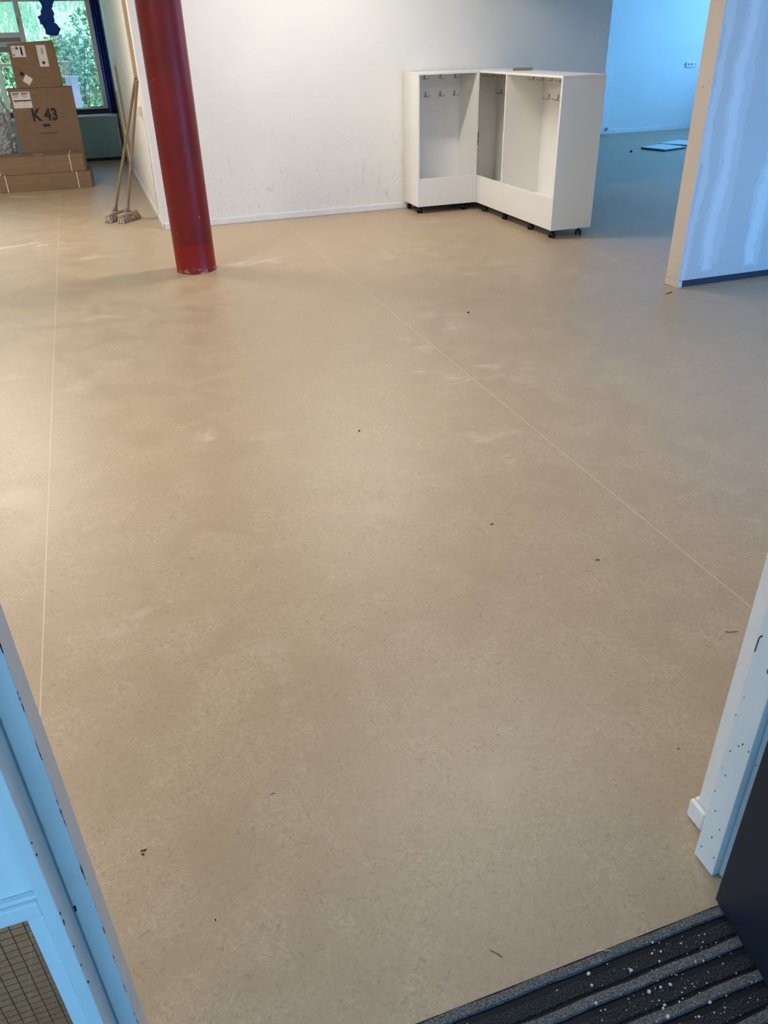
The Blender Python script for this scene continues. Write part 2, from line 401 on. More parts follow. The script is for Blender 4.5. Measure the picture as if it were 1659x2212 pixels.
# door frame -------------------------------------------------------
fr = empty('door_frame', (-.18, .714, 0)); struct(fr, 'pale painted entrance door frame with chipped edges', 'door frame')
def fb(name, x0, x1, y0, y1, z0, z1, mt, bev=.0015):
    o = MB().box(x0 + .18, x1 + .18, y0 - .714, y1 - .714, z0, z1).build(name, mt, fr, bev); return o
fb('jamb_stop', -.206, -.18, .714, .77, .0005, 2.1, M['frame_L'])
fb('jamb_post', -.224, -.2065, .66, .77, .0005, 2.1, M['frame_L2'])
fb('rebate_strip', -.2063, -.2050, .7105, .7137, .002, 2.08, M['wingrey'], 0)  # thin grey strip along the rebate corner
fb('jamb_stop', .92, .978, .715, .77, .0005, 2.1, M['frame'])
fb('jamb_post', .9365, .985, .672, .7145, .0005, 2.1, M['frame'])
fb('frame_head', -.224, .985, .66, .77, 2.1005, 2.15, M['frame'])
def mark(pts, rad, nm='scratch'):
    MB().tube([(.1795 + .92, y_ - .714, z_) for y_, z_ in pts], rad, 5).build(nm, M['ink'], fr)
mark([(.760, .600), (.763, .5965), (.765, .590), (.766, .560)], .0009, 'pencil_mark'); mark([(.7645, .592), (.7635, .5955), (.7605, .5965)], .0007, 'pencil_mark')
for (y_, z_, h_) in ((.735, .362, .003), (.742, .351, .0015), (.756, .323, .002), (.763, .203, .002), (.740, .090, .004), (.766, .407, .0012), (.719, .360, .002), (.760, .457, .001), (.728, .13, .002), (.75, .16, .002), (.722, .05, .002), (.757, .04, .003)):
    mark([(y_, z_), (y_ + .0008, z_ + h_)], .0011, 'paint_chip')
for (z_, h_) in ((.582, .006), (.561, .010), (.695, .004), (.717, .004), (.512, .004), (.47, .007), (.43, .004)):
    MB().tube([(-.0262, -.0535, z_), (-.0256, -.0530, z_ + h_ * random.uniform(.3, 1.2))], random.uniform(.0006, .0012), 5).build('paint_chip', M['ink'], fr)
MB().tube([(-.0245, 0, .508), (-.0240, 0, .518)], .0022, 6).build('paint_chip', M['ink'], fr)
# glazed side panel left of the door
sp = empty('window_1', (-.2245, .68, 0)); struct(sp, 'pale side panel beside the entrance with wired glass below a rail', 'window')
def sb(name, x0, x1, y0, y1, z0, z1, mt, bev=.0012, par=None):
    return MB().box(x0 + .2245, x1 + .2245, y0 - .68, y1 - .68, z0, z1).build(name, mt, par or sp, bev)
sb('stile', -.245, -.225, .667, .705, .001, .5825, M['panelpaint'], .002)
sb('rail', -1.25, -.225, .664, .705, .583, .611, M['panelpaint'], .003)
sb('bottom_rail', -1.25, -.2455, .667, .705, .001, .09, M['panelpaint'])
sb('upper_panel', -1.25, -.225, .678, .700, .6115, 2.1, M['panelpaint'])
sb('panel_bead', -1.25, -.225, .670, .6778, .6115, .618, M['panelpaint'], .001)
gp = sb('wired_pane', -1.25, -.2455, .684, .690, .0905, .5825, M['wireglass'], 0)
wm = MB()
x = -.2455 - .012
while x > -1.2:
    wm.box(x + .2245, x + .2245 + .0006, .0065, .0075, .091, .582); x -= .0165
z = .10
while z < .58:
    wm.box(-1.02, -.0215, .0066, .0072, z, z + .0003); z += .0135
tag(wm.build('wire_mesh', M['wire'], gp), kind='stuff')

# navy door leaf ------------------------------------------------------
ang = math.atan2(-.164, -.023)
dr = empty('door_1', (.888, .668, 0), ang); struct(dr, 'dark navy entrance door standing open on the right', 'door')
MB().box(0, .96, 0, .042, .010, 2.08).build('leaf', M['navy'], dr, .002)
lfm = dr.children[0]
MB().box(.02, .94, -.0012, .0, .02, .022).build('kick_line', M['blackdark'], dr)
for hz in (.22, 1.1, 1.85):
    h = MB(); h.tube([(-.010, .036, hz), (-.010, .036, hz + .09)], .007, 12); h.box(-.010, .0, .030, .036, hz, hz + .09)
    h.build('hinge', M['black'], dr)

# door mat --------------------------------------------------------------
dm = empty('door_mat', (.33, .05, -.006)); tag(dm, 'dark ribbed entrance mat with grey and black stripes, littered with crumbs', 'mat')
MB().box(-.585, .585, -.65, .608, .0002, .0035).build('backing', M['blackdark'], dm)
y = .609; i = 0
ribs = []
def wavy(y0, y1, z1):
    nseg = 26; vs = []; fs = []
    for k in range(nseg + 1):
        xx = -.585 + 1.17 * k / nseg; w0 = .0012 * math.sin(k * 1.7 + y0 * 40) ; 
        for (yy, z_) in ((y0 + w0 * .6, .0036), (y0 + .002 + w0 * .6, z1), (y1 - .002 + w0, z1), (y1 + w0, .0036)): vs.append((xx, yy, z_))
    for k in range(nseg):
        for j in range(3): fs.append((k * 4 + j, (k + 1) * 4 + j, (k + 1) * 4 + j + 1, k * 4 + j + 1))
    fs.append((0, 1, 2, 3)); fs.append((nseg * 4 + 3, nseg * 4 + 2, nseg * 4 + 1, nseg * 4))
    m = MB(); m.add(vs, fs); return m
while y > -.60:
    wavy(y - .019, y, .0090).build('rib', M['matrib'], dm)
    wavy(y - .057, y - .032, .0062).build('band', M['matband'], dm)
    y -= .062
cr = MB()
for k in range(330):
    if k < 190: px, py = random.gauss(.40, .09), random.gauss(.50, .06)
    else: px, py = random.uniform(-.4, .57), random.uniform(-.2, .60)
    if not (-.58 < px < .53 and -.6 < py < .60): continue
    s = random.uniform(.0006, .0016) if random.random() < .88 else random.uniform(.002, .0042)
    zt = .0092
    mm = Matrix.Translation((px, py, zt)) @ Matrix.Rotation(random.uniform(0, 6.28), 4, 'Z')
    e = [(1, 0), (.4, .9), (-.6, .7), (-1, -.1), (-.2, -.9), (.7, -.6)]
    cr.prism([(a * s * random.uniform(.7, 1.2), b * s * random.uniform(.7, 1.2)) for a, b in e], 0, s * .7, mm)
cro = cr.build('plaster_crumbs', M['crumb'], None)
cro.location = Vector(cro.location) + Vector((.33, .05, -.006))
tag(cro, 'pale plaster crumbs scattered over the dark ribbed mat', 'crumbs', kind='stuff')

# ------------------------------------------------------------------ red column
cl = empty('column', (.612, 6.163, 0)); tag(cl, 'round dark red painted steel column standing on the beige floor', 'column')
MB().lathe([(.146, .2002), (.146, CEIL)], n=64).build('shaft', M['red'], cl, smooth='auto')
MB().lathe([(.148, .0005), (.1482, .006), (.1465, .012), (.1463, .1998)], n=64).build('base', M['red_base'], cl, smooth='auto')

# ------------------------------------------------------------------ coat cabinets
def hook_mesh():
    b = MB()
    # wall plate as a narrow bent wire loop, then two upturned prongs left and right (local: -Y out of the panel, Z up)
    b.tube([(-.006, -.003, 0), (-.006, -.003, .034), (-.003, -.003, .038), (.003, -.003, .038), (.006, -.003, .034), (.006, -.003, 0)], .0019, 6)
    b.box(-.005, .005, -.0035, -.0005, -.004, .038)
    for s in (-1, 1):
        b.tube([(0, -.004, .0), (s * .004, -.016, -.004), (s * .014, -.028, -.004), (s * .026, -.038, .001), (s * .034, -.043, .010)], [.0022, .0022, .0022, .0022, .003], 6)
    return b
HOOK = None
def put_hook(parent, loc, rz):
    global HOOK
    if HOOK is None:
        HOOK = hook_mesh().build('coat_hook', M['hook'], parent, smooth='auto'); HOOK.location = loc; HOOK.rotation_euler = (0, 0, rz); HOOK['label'] = 'grey steel coat hook'
    else: copy(HOOK, parent, loc, (0, 0, rz))
CAST = None
def put_caster(parent, loc, rz):
    global CAST
    if CAST is None:
        b = MB(); b.box(-.026, .026, -.026, .026, .060, .0645); b.lathe([(.010, .046), (.010, .060)], n=16)
        # hood: half dome
        prof = []
        nseg = 10; vs = []; fs = []
        for i in range(nseg + 1):
            a = math.pi * i / nseg
            for s_, q in ((-.008, .94), (.008, .94)):
                vs.append((.0245 * math.cos(a) * q, s_, .024 + .0245 * math.sin(a)))
        for i in range(nseg): fs.append((i * 2, i * 2 + 1, i * 2 + 3, i * 2 + 2))
        fs.append(tuple(i * 2 for i in range(nseg + 1))); fs.append(tuple(i * 2 + 1 for i in range(nseg, -1, -1)))
        b.add(vs, fs)
        c = b.build('caster', M['black'], parent, .001); c.location = loc; c.rotation_euler = (0, 0, rz); c['label'] = 'black twin-wheel caster'
        w0 = None
        mr = Matrix.Rotation(math.pi / 2, 4, 'X')
        for s_ in (-1, 1):
            if w0 is None:
                wb = MB(); wb.lathe([(.012, -.0075), (.0195, -.0075), (.0225, -.004), (.0225, .003), (.018, .0075), (.006, .0085)], n=24, m=mr)
                w0 = wb.build('wheel', M['blackdark'], c, smooth='auto'); w0.location = (0, -.0165, .0228)
            else:
                w1 = copy(w0, c, (0, .0165, .0228), (0, 0, math.pi))
        CAST = c
    else:
        c = copy(CAST, parent, loc, (0, 0, rz))
        for w in list(CAST.children):
            k = copy(w, c)
        c['label'] = 'black twin-wheel caster'
ZB, ZT, T = .0655, 1.188, .0165
# unit against the wall (opening faces the camera side, -Y)
cu = empty('coat_cabinet', (2.888, 7.388, 0)); tag(cu, 'small white open coat cabinet with three columns of hooks, back against the wall', 'cabinet', 'white coat cabinets on casters')
wX, dY = .6015, .375
def cb(n_, x0, x1, y0, y1, z0, z1, bev=.001): return MB().box(x0, x1, y0, y1, z0, z1).build(n_, M['melamine'], cu, bev)
cb('top_panel', 0, wX, 0, dY, ZT - T, ZT); cb('side_panel', 0, T, 0, dY, ZB, ZT - T - .0004); cb('side_panel', wX - .028, wX, 0, dY, ZB, ZT - T - .0004)
cb('bottom_panel', T + .0003, wX - .0285, .02, dY, ZB, ZB + T); cb('back_panel', T + .0003, wX - .0285, dY - .012, dY - .001, ZB + T + .0003, ZT - T - .0004)
cb('front_panel', T + .0003, wX - .0285, .0015, .0165, ZB + .001, .315); cb('shelf', T + .0003, wX - .0285, .0168, dY - .0125, .195, .210)
for xh in (.218, .367, .512): put_hook(cu, (xh, dY - .012, .980), 0)
for xh in (.140, .296, .446): put_hook(cu, (xh, .195, 1.1335), 0)
for (cx_, cy_) in ((.036, .05), (.50, .05), (.036, .33), (.50, .33)): put_caster(cu, (cx_, cy_, .0002), random.uniform(-.8, .8))
# long unit at right angles (opening faces -X)
cv = empty('coat_cabinet', (3.490, 5.922, 0)); tag(cv, 'long white two-bay coat cabinet on casters jutting into the room', 'cabinet', 'white coat cabinets on casters')
dX, lY = .377, 1.846
def cb(n_, x0, x1, y0, y1, z0, z1, bev=.001): return MB().box(x0, x1, y0, y1, z0, z1).build(n_, M['melamine'], cv, bev)
cb('top_panel', 0, dX, 0, lY, ZT - T, ZT); cb('side_panel', 0, dX, 0, .022, ZB, ZT - T - .0004); cb('side_panel', 0, dX, lY - T, lY, ZB, ZT - T - .0004)
DV = .932
cb('divider', .0008, dX - .013, DV, DV + T, ZB + T + .0005, ZT - T - .0004)
cb('bottom_panel', .017, dX, .0224, lY - T - .0004, ZB, ZB + T)
cb('back_panel', dX - .012, dX - .001, .0224, lY - T - .0004, ZB + T + .0004, ZT - T - .0004)
cb('front_panel', .0015, .0165, .0224, DV + .006, ZB + .001, .312); cb('front_panel', .0015, .0165, DV + .0068, lY - T - .0004, ZB + .001, .312)
cb('shelf', .0168, dX - .0125, .0224, DV - .0004, .195, .210); cb('shelf', .0168, dX - .0125, DV + T + .0004, lY - T - .0004, .195, .210)
for k in range(5):
    for y0 in (6.75, 7.66):
        put_hook(cv, (dX - .012, y0 - .155 * k - 5.922, .979), -math.pi / 2)
        put_hook(cv, (.205, y0 - .155 * k - 5.922, 1.1335), -math.pi / 2)
for cy_ in (.035, .40, .90, 1.32, 1.74): put_caster(cv, (.036, cy_, .0002), random.uniform(-.9, .9))
for cy_ in (.035, .90, 1.74): put_caster(cv, (.285, cy_, .0002), random.uniform(-.9, .9))
stk = MB().box(.146, .182, lY - T - .0012, lY - T - .0004, .53, .655).build('sticker', M['yellow'], cv); stk['label'] = 'yellow instruction sticker'
MB().box(.152, .176, lY - T - .0016, lY - T - .0012, .55, .575).build('print', M['ink'], stk); MB().box(.152, .176, lY - T - .0016, lY - T - .0012, .60, .645).build('print', M['ink'], stk)
# offcut on top
a = math.atan2(-.057, .158)
wb = MB().box(0, .168, 0, .034, 0, .021).build('wood_offcut', M['woodblock'], None, .001, origin=(0, 0, 0))
wb.location = (3.655, 7.060, ZT + .0003); wb.rotation_euler = (0, 0, a)
tag(wb, 'small brown wood offcut lying on top of the long cabinet', 'wood block')

# ------------------------------------------------------------------ brooms
def broom(hx, hy, ang, top, label):
    r = empty('broom', (hx, hy, 0), 0); tag(r, label, 'broom', 'brooms leaning on the wall')
    m = Matrix.Rotation(ang, 4, 'Z') @ Matrix.Rotation(math.radians(-8), 4, 'X')
    L = .135
    # block: rounded bar
    poly = [(-L, -.022), (-L + .012, -.030), (L - .012, -.030), (L, -.022), (L, .022), (L - .012, .030), (-L + .012, .030), (-L, .022)]
    bl = MB().prism(poly, .056, .082, m).build('brush_block', M['broomhead'], r, .006)
    bb = MB()
    for i in range(15):
        for j in range(5):
            x0 = -L + .012 + (2 * L - .024) * i / 14; y0 = -.022 + .044 * j / 4
            dx = x0 * .16 + random.uniform(-.008, .008); dy = y0 * .5 + random.uniform(-.008, .008)
            p0 = m @ Vector((x0, y0, .057)); p1 = m @ Vector((x0 + dx, y0 + dy, .003)); p1.z = random.uniform(.001, .004)
            bb.tube([p0, (p0 + p1) / 2 + Vector((0, 0, .003)), p1], [.0085, .0095, .008], 5)
    tag(bb.build('bristles', M['bristle'], r), kind='stuff')
    b0 = m @ Vector((0, 0, .080)); d = Vector(top) - Vector((hx, hy, 0)) - b0
    dn = d.normalized()
    k = MB(); k.tube([b0, b0 + dn * .05, b0 + dn * .10], [.030, .017, .0165], 10)
    sd = m.to_3x3() @ Vector((1, 0, 0))
    k.tube([b0 + sd * .045 + Vector((0, 0, .004)), b0 + dn * .08], .006, 6); k.tube([b0 - sd * .045 + Vector((0, 0, .004)), b0 + dn * .08], .006, 6)
    k.build('socket', M['socketmetal'], r)
    MB().tube([b0 + dn * .08, b0 + d * .5, b0 + d], .0135, 12).build('handle', M['handle'], r, smooth='auto')
broom(.150, 8.44, math.radians(52), (.517, 8.02, 1.222), 'broom leaning on the wall, the one farther from the red column')
broom(.262, 8.35, math.radians(50), (.521, 7.96, 1.200), 'broom leaning on the wall, the one nearer the red column')

# ------------------------------------------------------------------ fittings on the left wall
tr = empty('cable_duct', (.5395, 8.13, 1.19)); tag(tr, 'tan vertical cable duct fixed high on the white wall above the brooms', 'cable duct')
MB().box(-.028, -.0002, -.02, .02, 0, 1.55).build('duct_body', M['tan'], tr, .002)
MB().box(-.033, -.0285, -.014, .014, 0.002, 1.55).build('duct_cover', M['beige'], tr, .001)
swb = empty('switch_box', (.5395, 8.35, .90)); tag(swb, 'beige socket box on the white wall behind the broom handles', 'socket box')
MB().box(-.040, -.0002, -.055, .055, 0, .085).build('box_body', M['beige'], swb, .006)
MB().box(-.044, -.0402, -.042, .042, .010, .075).build('cover_plate', M['whiteplastic'], swb, .003)
def batten(x0, x1, y0, y1, z1, mt, label, foot=False):
    r = empty('batten', ((x0 + x1) / 2, (y0 + y1) / 2, 0)); tag(r, label, 'batten', 'battens standing on the wall by the window')
    hx, hy = (x1 - x0) / 2, (y1 - y0) / 2
    MB().box(-hx, hx, -hy, hy, .02, z1).build('strip', mt, r, .002)
    MB().box(-hx, hx, -hy, hy, .0005, .0195).build('foot', M['black'] if foot else mt, r)
batten(.515, .538, 11.70, 11.74, 1.235, M['tan'], 'taller tan wooden batten standing against the wall near the window')
batten(.500, .538, 11.76, 11.82, 1.30, M['whiteplastic'], 'white batten with a black foot between two tan battens', True)
batten(.505, .538, 12.50, 12.53, .93, M['tan'], 'shorter tan wooden batten standing nearest the blue curtain')

# ------------------------------------------------------------------ boxes
def boxroot(name, loc, rz, label, cat, group=None):
    r = empty(name, loc, rz); tag(r, label, cat, group); return r
def long_box(loc, rz, L, D, Hh, label, prints):
    r = boxroot('flat_carton', loc, rz, label, 'box', 'long strapped cartons')
    # origin: right front bottom corner, x to the left is negative
    body = MB().box(-L, -.012, 0, D, 0, Hh).build('carton_body', M['card'], r, .004)
    MB().box(-.0118, 0, .02, D, .008, Hh - .004).build('end_flap', M['card2'], r, .002)
    for xx in (-.165, -.96):
        s = MB(); w = .009
        s.box(xx - w / 2, xx + w / 2, -.002, -.0003, 0, Hh + .0018); s.box(xx - w / 2, xx + w / 2, -.002, D + .002, Hh + .0003, Hh + .002)
        s.build('strap', M['strap'], r)
    MB().box(-L + .02, -.02, -.0012, -.0002, Hh * .48, Hh * .52).build('tape_seam', M['card2'], r)
    if prints:
        for (x0, x1, y0, y1, mm) in ((-.70, -.60, .25, .265, 'greyink'), (-.59, -.47, .25, .264, 'paper'), (-.74, -.58, .12, .134, 'greyink'), (-.57, -.46, .12, .134, 'paper'), (-.13, -.09, .25, .265, 'greyink')):
            MB().box(x0, x1, y0, y1, Hh + .0003, Hh + .0012).build('print' if mm == 'greyink' else 'label', M[mm], r)
    return r
RZ = math.radians(-2.5)
long_box((-.006, 10.71, 0.0005), RZ, 1.045, .46, .184, 'long strapped brown carton lying on the floor under another', False)
long_box((-.050, 10.712, .1870), RZ, 1.16, .455, .185, 'upper long strapped brown carton stacked on an equal one', True)

def text_mesh(body, size, off):
    cu_ = bpy.data.curves.new('txt', 'FONT'); cu_.body = body; cu_.size = size; cu_.offset = off; cu_.extrude = .0006
    o = bpy.data.objects.new('txt', cu_); COL.objects.link(o); bpy.context.view_layer.update()
    me = bpy.data.meshes.new_from_object(o.evaluated_get(bpy.context.evaluated_depsgraph_get()))
    bpy.data.objects.remove(o); bpy.data.curves.remove(cu_); return me
bk = boxroot('carton', (-.388, 11.24, 0), 0, 'large brown carton marked K 43 standing behind the strapped cartons', 'box', 'brown cartons')
MB().box(-.357, .357, 0, .33, .0005, 1.046).build('carton_body', M['card'], bk, .004)
me = text_mesh('K 43', .185, .0075); me.materials.append(M['ink'])
x0_ = min(v.co.x for v in me.vertices); x1_ = max(v.co.x for v in me.vertices); y0_ = min(v.co.y for v in me.vertices); y1_ = max(v.co.y for v in me.vertices)
for v in me.vertices: v.co.x = -.155 + (v.co.x - x0_) / (x1_ - x0_) * .281; v.co.y = (v.co.y - y0_) / (y1_ - y0_) * .137
t_ = bpy.data.objects.new('lettering', me); COL.objects.link(t_); t_.parent = bk; t_.location = (.004, -.0008, .698); t_.rotation_euler = (math.pi / 2, 0, 0)
def quad(parent, nm, mt, x0, x1, z0, z1, dy=.0008, rot=0, y=0.0):
    cx_, cz_ = (x0 + x1) / 2, (z0 + z1) / 2
    m = Matrix.Translation((cx_, y, cz_)) @ Matrix.Rotation(rot, 4, 'Y')
    return MB().box(-(x1 - x0) / 2, (x1 - x0) / 2, -dy, -.0002, -(z1 - z0) / 2, (z1 - z0) / 2, m).build(nm, M[mt], parent)
def ring(parent, nm, mt, cx_, cz_, r0, r1, sx=1.0, a0=0, a1=2 * math.pi, fill=False):
    b = MB(); n_ = 40; vs = []; fs = []
    for k in range(n_ + 1):
        a = a0 + (a1 - a0) * k / n_
        for r in (r0, r1): vs.append((cx_ + r * sx * math.cos(a), -.0008, cz_ + r * math.sin(a)))
    for k in range(n_): fs.append((2 * k, 2 * k + 1, 2 * k + 3, 2 * k + 2))
    b.add(vs, fs); return b.build(nm, M[mt], parent)
# shipping label with two columns of print
lb = quad(bk, 'label', 'paper', -.330, -.125, .845, 1.015)
for c0 in (-.318, -.222):
    for (z0, h_, w_, mt) in ((1.000, .010, .080, 'greyink'), (.985, .008, .060, 'greyink'), (.968, .003, .070, 'greyink'), (.958, .003, .06, 'greyink'), (.922, .014, .094, 'ink'), (.902, .003, .05, 'greyink'), (.872, .004, .02, 'greyink')):
        quad(lb, 'print', mt, c0, c0 + w_, z0 - h_ / 2, z0 + h_ / 2, .0014)
# hand hole, stamped line and round emblem
hh = MB(); pl = []
for k in range(24):
    a = 2 * math.pi * k / 24; pl.append((.015 * math.cos(a) + (.028 if math.cos(a) > 0 else -.028), .015 * math.sin(a)))
hh.prism(pl, .0002, .0012, Matrix.Translation((-.014, 0, .652)) @ Matrix.Rotation(math.pi / 2, 4, 'X')); hh.build('hand_hole', M['ink'], bk)
for k in range(9): quad(bk, 'stamp', 'greyink', -.116 + .0235 * k, -.096 + .0235 * k, .556, .576)
ring(bk, 'emblem_ring', 'greyink', .080, .965, .0455, .0470, .9, math.pi * .95, math.pi * 2.05)
quad(bk, 'emblem', 'greyink', .063, .067, .968, 1.000); quad(bk, 'emblem', 'greyink', .087, .091, .968, 1.000); quad(bk, 'emblem', 'greyink', .071, .075, .958, .978, rot=.4); quad(bk, 'emblem', 'greyink', .079, .083, .978, .993, rot=-.4)
# upper carton
bu = boxroot('carton', (-.381, 11.26, 1.0468), 0, 'smaller brown carton with white labels on top of the K 43 carton', 'box', 'brown cartons')
MB().add([(-.258, 0, .0005), (.258, 0, .0005), (-.258, .29, .0005), (.258, .29, .0005), (-.255, .0, .455), (.240, .0, .478), (-.255, .29, .455), (.240, .29, .478)],
         [(0, 2, 3, 1), (4, 5, 7, 6), (0, 1, 5, 4), (2, 6, 7, 3), (0, 4, 6, 2), (1, 3, 7, 5)]).build('carton_body', M['card'], bu, .004)
lb = quad(bu, 'label', 'paper', -.222, -.078, .318, .430)
for (x0, x1, z0, z1, mt) in ((-.175, -.150, .392, .420, 'greyink'), (-.128, -.108, .335, .418, 'ink'), (-.212, -.198, .330, .350, 'greyink'), (-.212, -.185, .40, .404, 'greyink')):
    quad(lb, 'print', mt, x0, x1, z0, z1, .0014)
lb = quad(bu, 'label', 'paper', .050, .150, .215, .432)
for k in range(7): quad(lb, 'print', 'greyink', .092, .118, .345 + .008 * k, .349 + .008 * k, .0014)
quad(lb, 'print', 'ink', .082, .112, .240, .270, .0014, math.pi / 4)
quad(bu, 'diamond_label', 'ink', -.190, -.148, .128, .170, .0009, math.radians(38))
lb = quad(bu, 'label', 'paper', -.160, -.078, .045, .127, .0009, math.radians(38))
quad(bu, 'print', 'ink', -.105, -.098, .030, .034, .0014)

# ------------------------------------------------------------------ plastic sack
sk_ = empty('plastic_sack', (-.965, 11.42, 0)); tag(sk_, 'clear crumpled plastic sack with dark contents beside the K 43 carton', 'sack')
def blob(rx, ry, z0, z1, seed, amp, n=34, rings=30, taper=.55, cx_=0, cy_=0):
    rnd = random.Random(seed); ph = [(rnd.uniform(0, 6.28), rnd.randint(2, 9), rnd.uniform(2, 12)) for _ in range(9)]
    b = MB(); vs = []; fs = []
    for i in range(rings + 1):
        t = i / rings; z = z0 + (z1 - z0) * t
        s = math.sin(math.pi * min(1, .12 + t * .55)) ** .5 if t < .7 else (1 - (t - .7) / .3 * taper) * math.sin(math.pi * (.12 + .7 * .55)) ** .5
        if i == 0: s *= .8
        for k in range(n):
            a = 2 * math.pi * k / n
            w = sum(math.sin(a * m_ + p_ + q_ * t) for p_, m_, q_ in ph) / 9 * amp
            vs.append((cx_ + (rx * s + w) * math.cos(a), cy_ + (ry * s + w) * math.sin(a), z + w * .2 * (t > .1)))
    for i in range(rings):
        for k in range(n): fs.append((i * n + k, i * n + (k + 1) % n, (i + 1) * n + (k + 1) % n, (i + 1) * n + k))
    fs.append(tuple(range(n - 1, -1, -1))); fs.append(tuple(rings * n + k for k in range(n)))
    b.add(vs, fs); return b
fm = blob(.165, .15, .001, 1.12, 8, .035, 44, 46, taper=.8)
rs = random.Random(4); nv = len(fm.v)
fm.v = [(x_ + rs.gauss(0, .007), y_ + rs.gauss(0, .007), z_ + rs.gauss(0, .006) * (z_ > .02)) for x_, y_, z_ in fm.v]
fm.build('film', M['film'], sk_)
blob(.125, .11, .012, .66, 6, .025, 20, 16, .5).build('dark_contents', M['wingrey'], sk_, smooth='auto')
blob(.10, .07, .665, .76, 9, .03, 16, 8, .5, .02, -.01).build('dark_contents', M['blackdark'], sk_, smooth='auto')

# ------------------------------------------------------------------ window bay
hu = empty('heater_casing', (-.6, 13.23, 0)); tag(hu, 'low grey-green heater casing with pale ledge under the window', 'heater casing')
MB().box(-1.6, 1.09, .02, .26, .0005, .04).build('plinth', M['black'], hu)
for (x0, x1) in ((-1.6, -.70), (-.697, .20), (.203, 1.075)): MB().box(x0, x1, 0, .26, .041, .572).build('panel', M['teal'], hu, .002)
MB().box(-1.6, 1.10, -.012, .26, .573, .598).build('ledge', M['teal_top'], hu, .003)
MB().box(1.078, 1.092, .0, .02, .041, .57).build('edge_strip', M['winframe'], hu)
ww = empty('wall_window', (0, 13.5, 0)); struct(ww, 'white wall around the big window', 'wall')
MB().box(-5, .65, 0, .2, 0, .598).build('wall_below', M['wall_plain'], ww); MB().box(-5, .65, 0, .2, 2.45, CEIL).build('wall_above', M['wall_plain'], ww)
MB().box(.455, .65, 0, .2, .5985, 2.4495).build('wall_beside', M['wall_plain'], ww); MB().box(-5, -3, 0, .2, .5985, 2.4495).build('wall_beside', M['wall_plain'], ww)
w2 = empty('window_2', (0, 13.5, .599)); struct(w2, 'large white-framed window looking out on green shrubs', 'window')
def wb_(nm, x0, x1, z0, z1, mt='winframe', y0=.02, y1=.10, par=None): return MB().box(x0, x1, y0, y1, z0 - .599, z1 - .599).build(nm, M[mt], par or w2, .003)
wb_('bottom_rail', -3, .455, .5995, .665, 'darkrail'); wb_('sill', -3, .455, .6655, .685, 'teal_top', -.03, .11)
wb_('jamb', .352, .455, .686, 2.449); wb_('mullion', -.572, -.505, .686, 2.449, 'winframe', .0, .11); wb_('mullion', -1.9, -1.83, .686, 2.449)
wb_('top_rail', -.504, .351, 1.985, 2.06)
wb_('transom', -1.829, -.573, 1.575, 1.635); wb_('vent_grille', -1.829, -.573, 1.520, 1.574, 'wingrey', .03, .09); wb_('vent_grille', -1.829, -.573, 1.468, 1.519, 'winframe', .04, .09); wb_('vent_grille', -1.829, -.573, 1.405, 1.467, 'wingrey', .03, .09)
wb_('top_rail', -1.829, -.573, 1.985, 2.06)
MB().box(-.508, -.500, -.012, .0, 1.22, 1.30).build('latch', M['socketmetal'], w2); MB().box(-.56, -.548, -.012, -.0005, 1.12, 1.20).build('latch', M['socketmetal'], w2)
for (x0, x1, z0, z1) in ((-.504, .351, .686, 1.984), (-.504, .351, 2.061, 2.449), (-1.829, -.573, .686, 1.404), (-1.829, -.573, 1.636, 1.984), (-1.829, -.573, 2.061, 2.449), (-3, -1.901, .686, 2.449)):
    MB().box(x0, x1, .055, .061, z0 - .599, z1 - .599).build('pane', M['glass'], w2)
pen = empty('pen', (.25, 13.495, .6853)); tag(pen, 'red pen lying on the window sill', 'pen')
MB().tube([(-.09, 0, .006), (.06, .004, .006)], .006, 8).build('barrel', mat('red_plastic', (.45, .03, .04), .4), pen); MB().tube([(.0605, .004, .006), (.10, .005, .006)], .007, 8).build('cap', mat('blue_plastic', (.02, .05, .25), .4), pen)
# curtains
def curtain_sheet(x0, x1, z0, z1, y0, folds, amp):
    b = MB(); nx, nz = folds * 10, 24; vs = []; fs = []
    for j in range(nz + 1):
        z = z0 + (z1 - z0) * j / nz
        for i in range(nx + 1):
            u = i / nx; a = u * folds * 2 * math.pi
            vs.append((x0 + (x1 - x0) * u + .006 * math.sin(a * 2), y0 + amp * math.sin(a + .4 * math.sin(z * 2)) * (1 + .2 * math.sin(z * 3)), z + (.008 * math.sin(a) if j == 0 else 0)))
    for j in range(nz):
        for i in range(nx): k = j * (nx + 1) + i; fs.append((k, k + 1, k + nx + 2, k + nx + 1))
    b.add(vs, fs); return b
ct = curtain_sheet(.415, .532, .606, 2.6, 13.37, 3, .055).build('curtain', M['curtain'], None, smooth=True)
so = ct.modifiers.new('thick', 'SOLIDIFY'); so.thickness = .003
tag(ct, 'long dark blue curtain hanging at the right side of the window', 'curtain')
kc = empty('curtain', (-.255, 13.33, 1.58)); tag(kc, 'dark blue curtain tied in a knot hanging before the window', 'curtain')
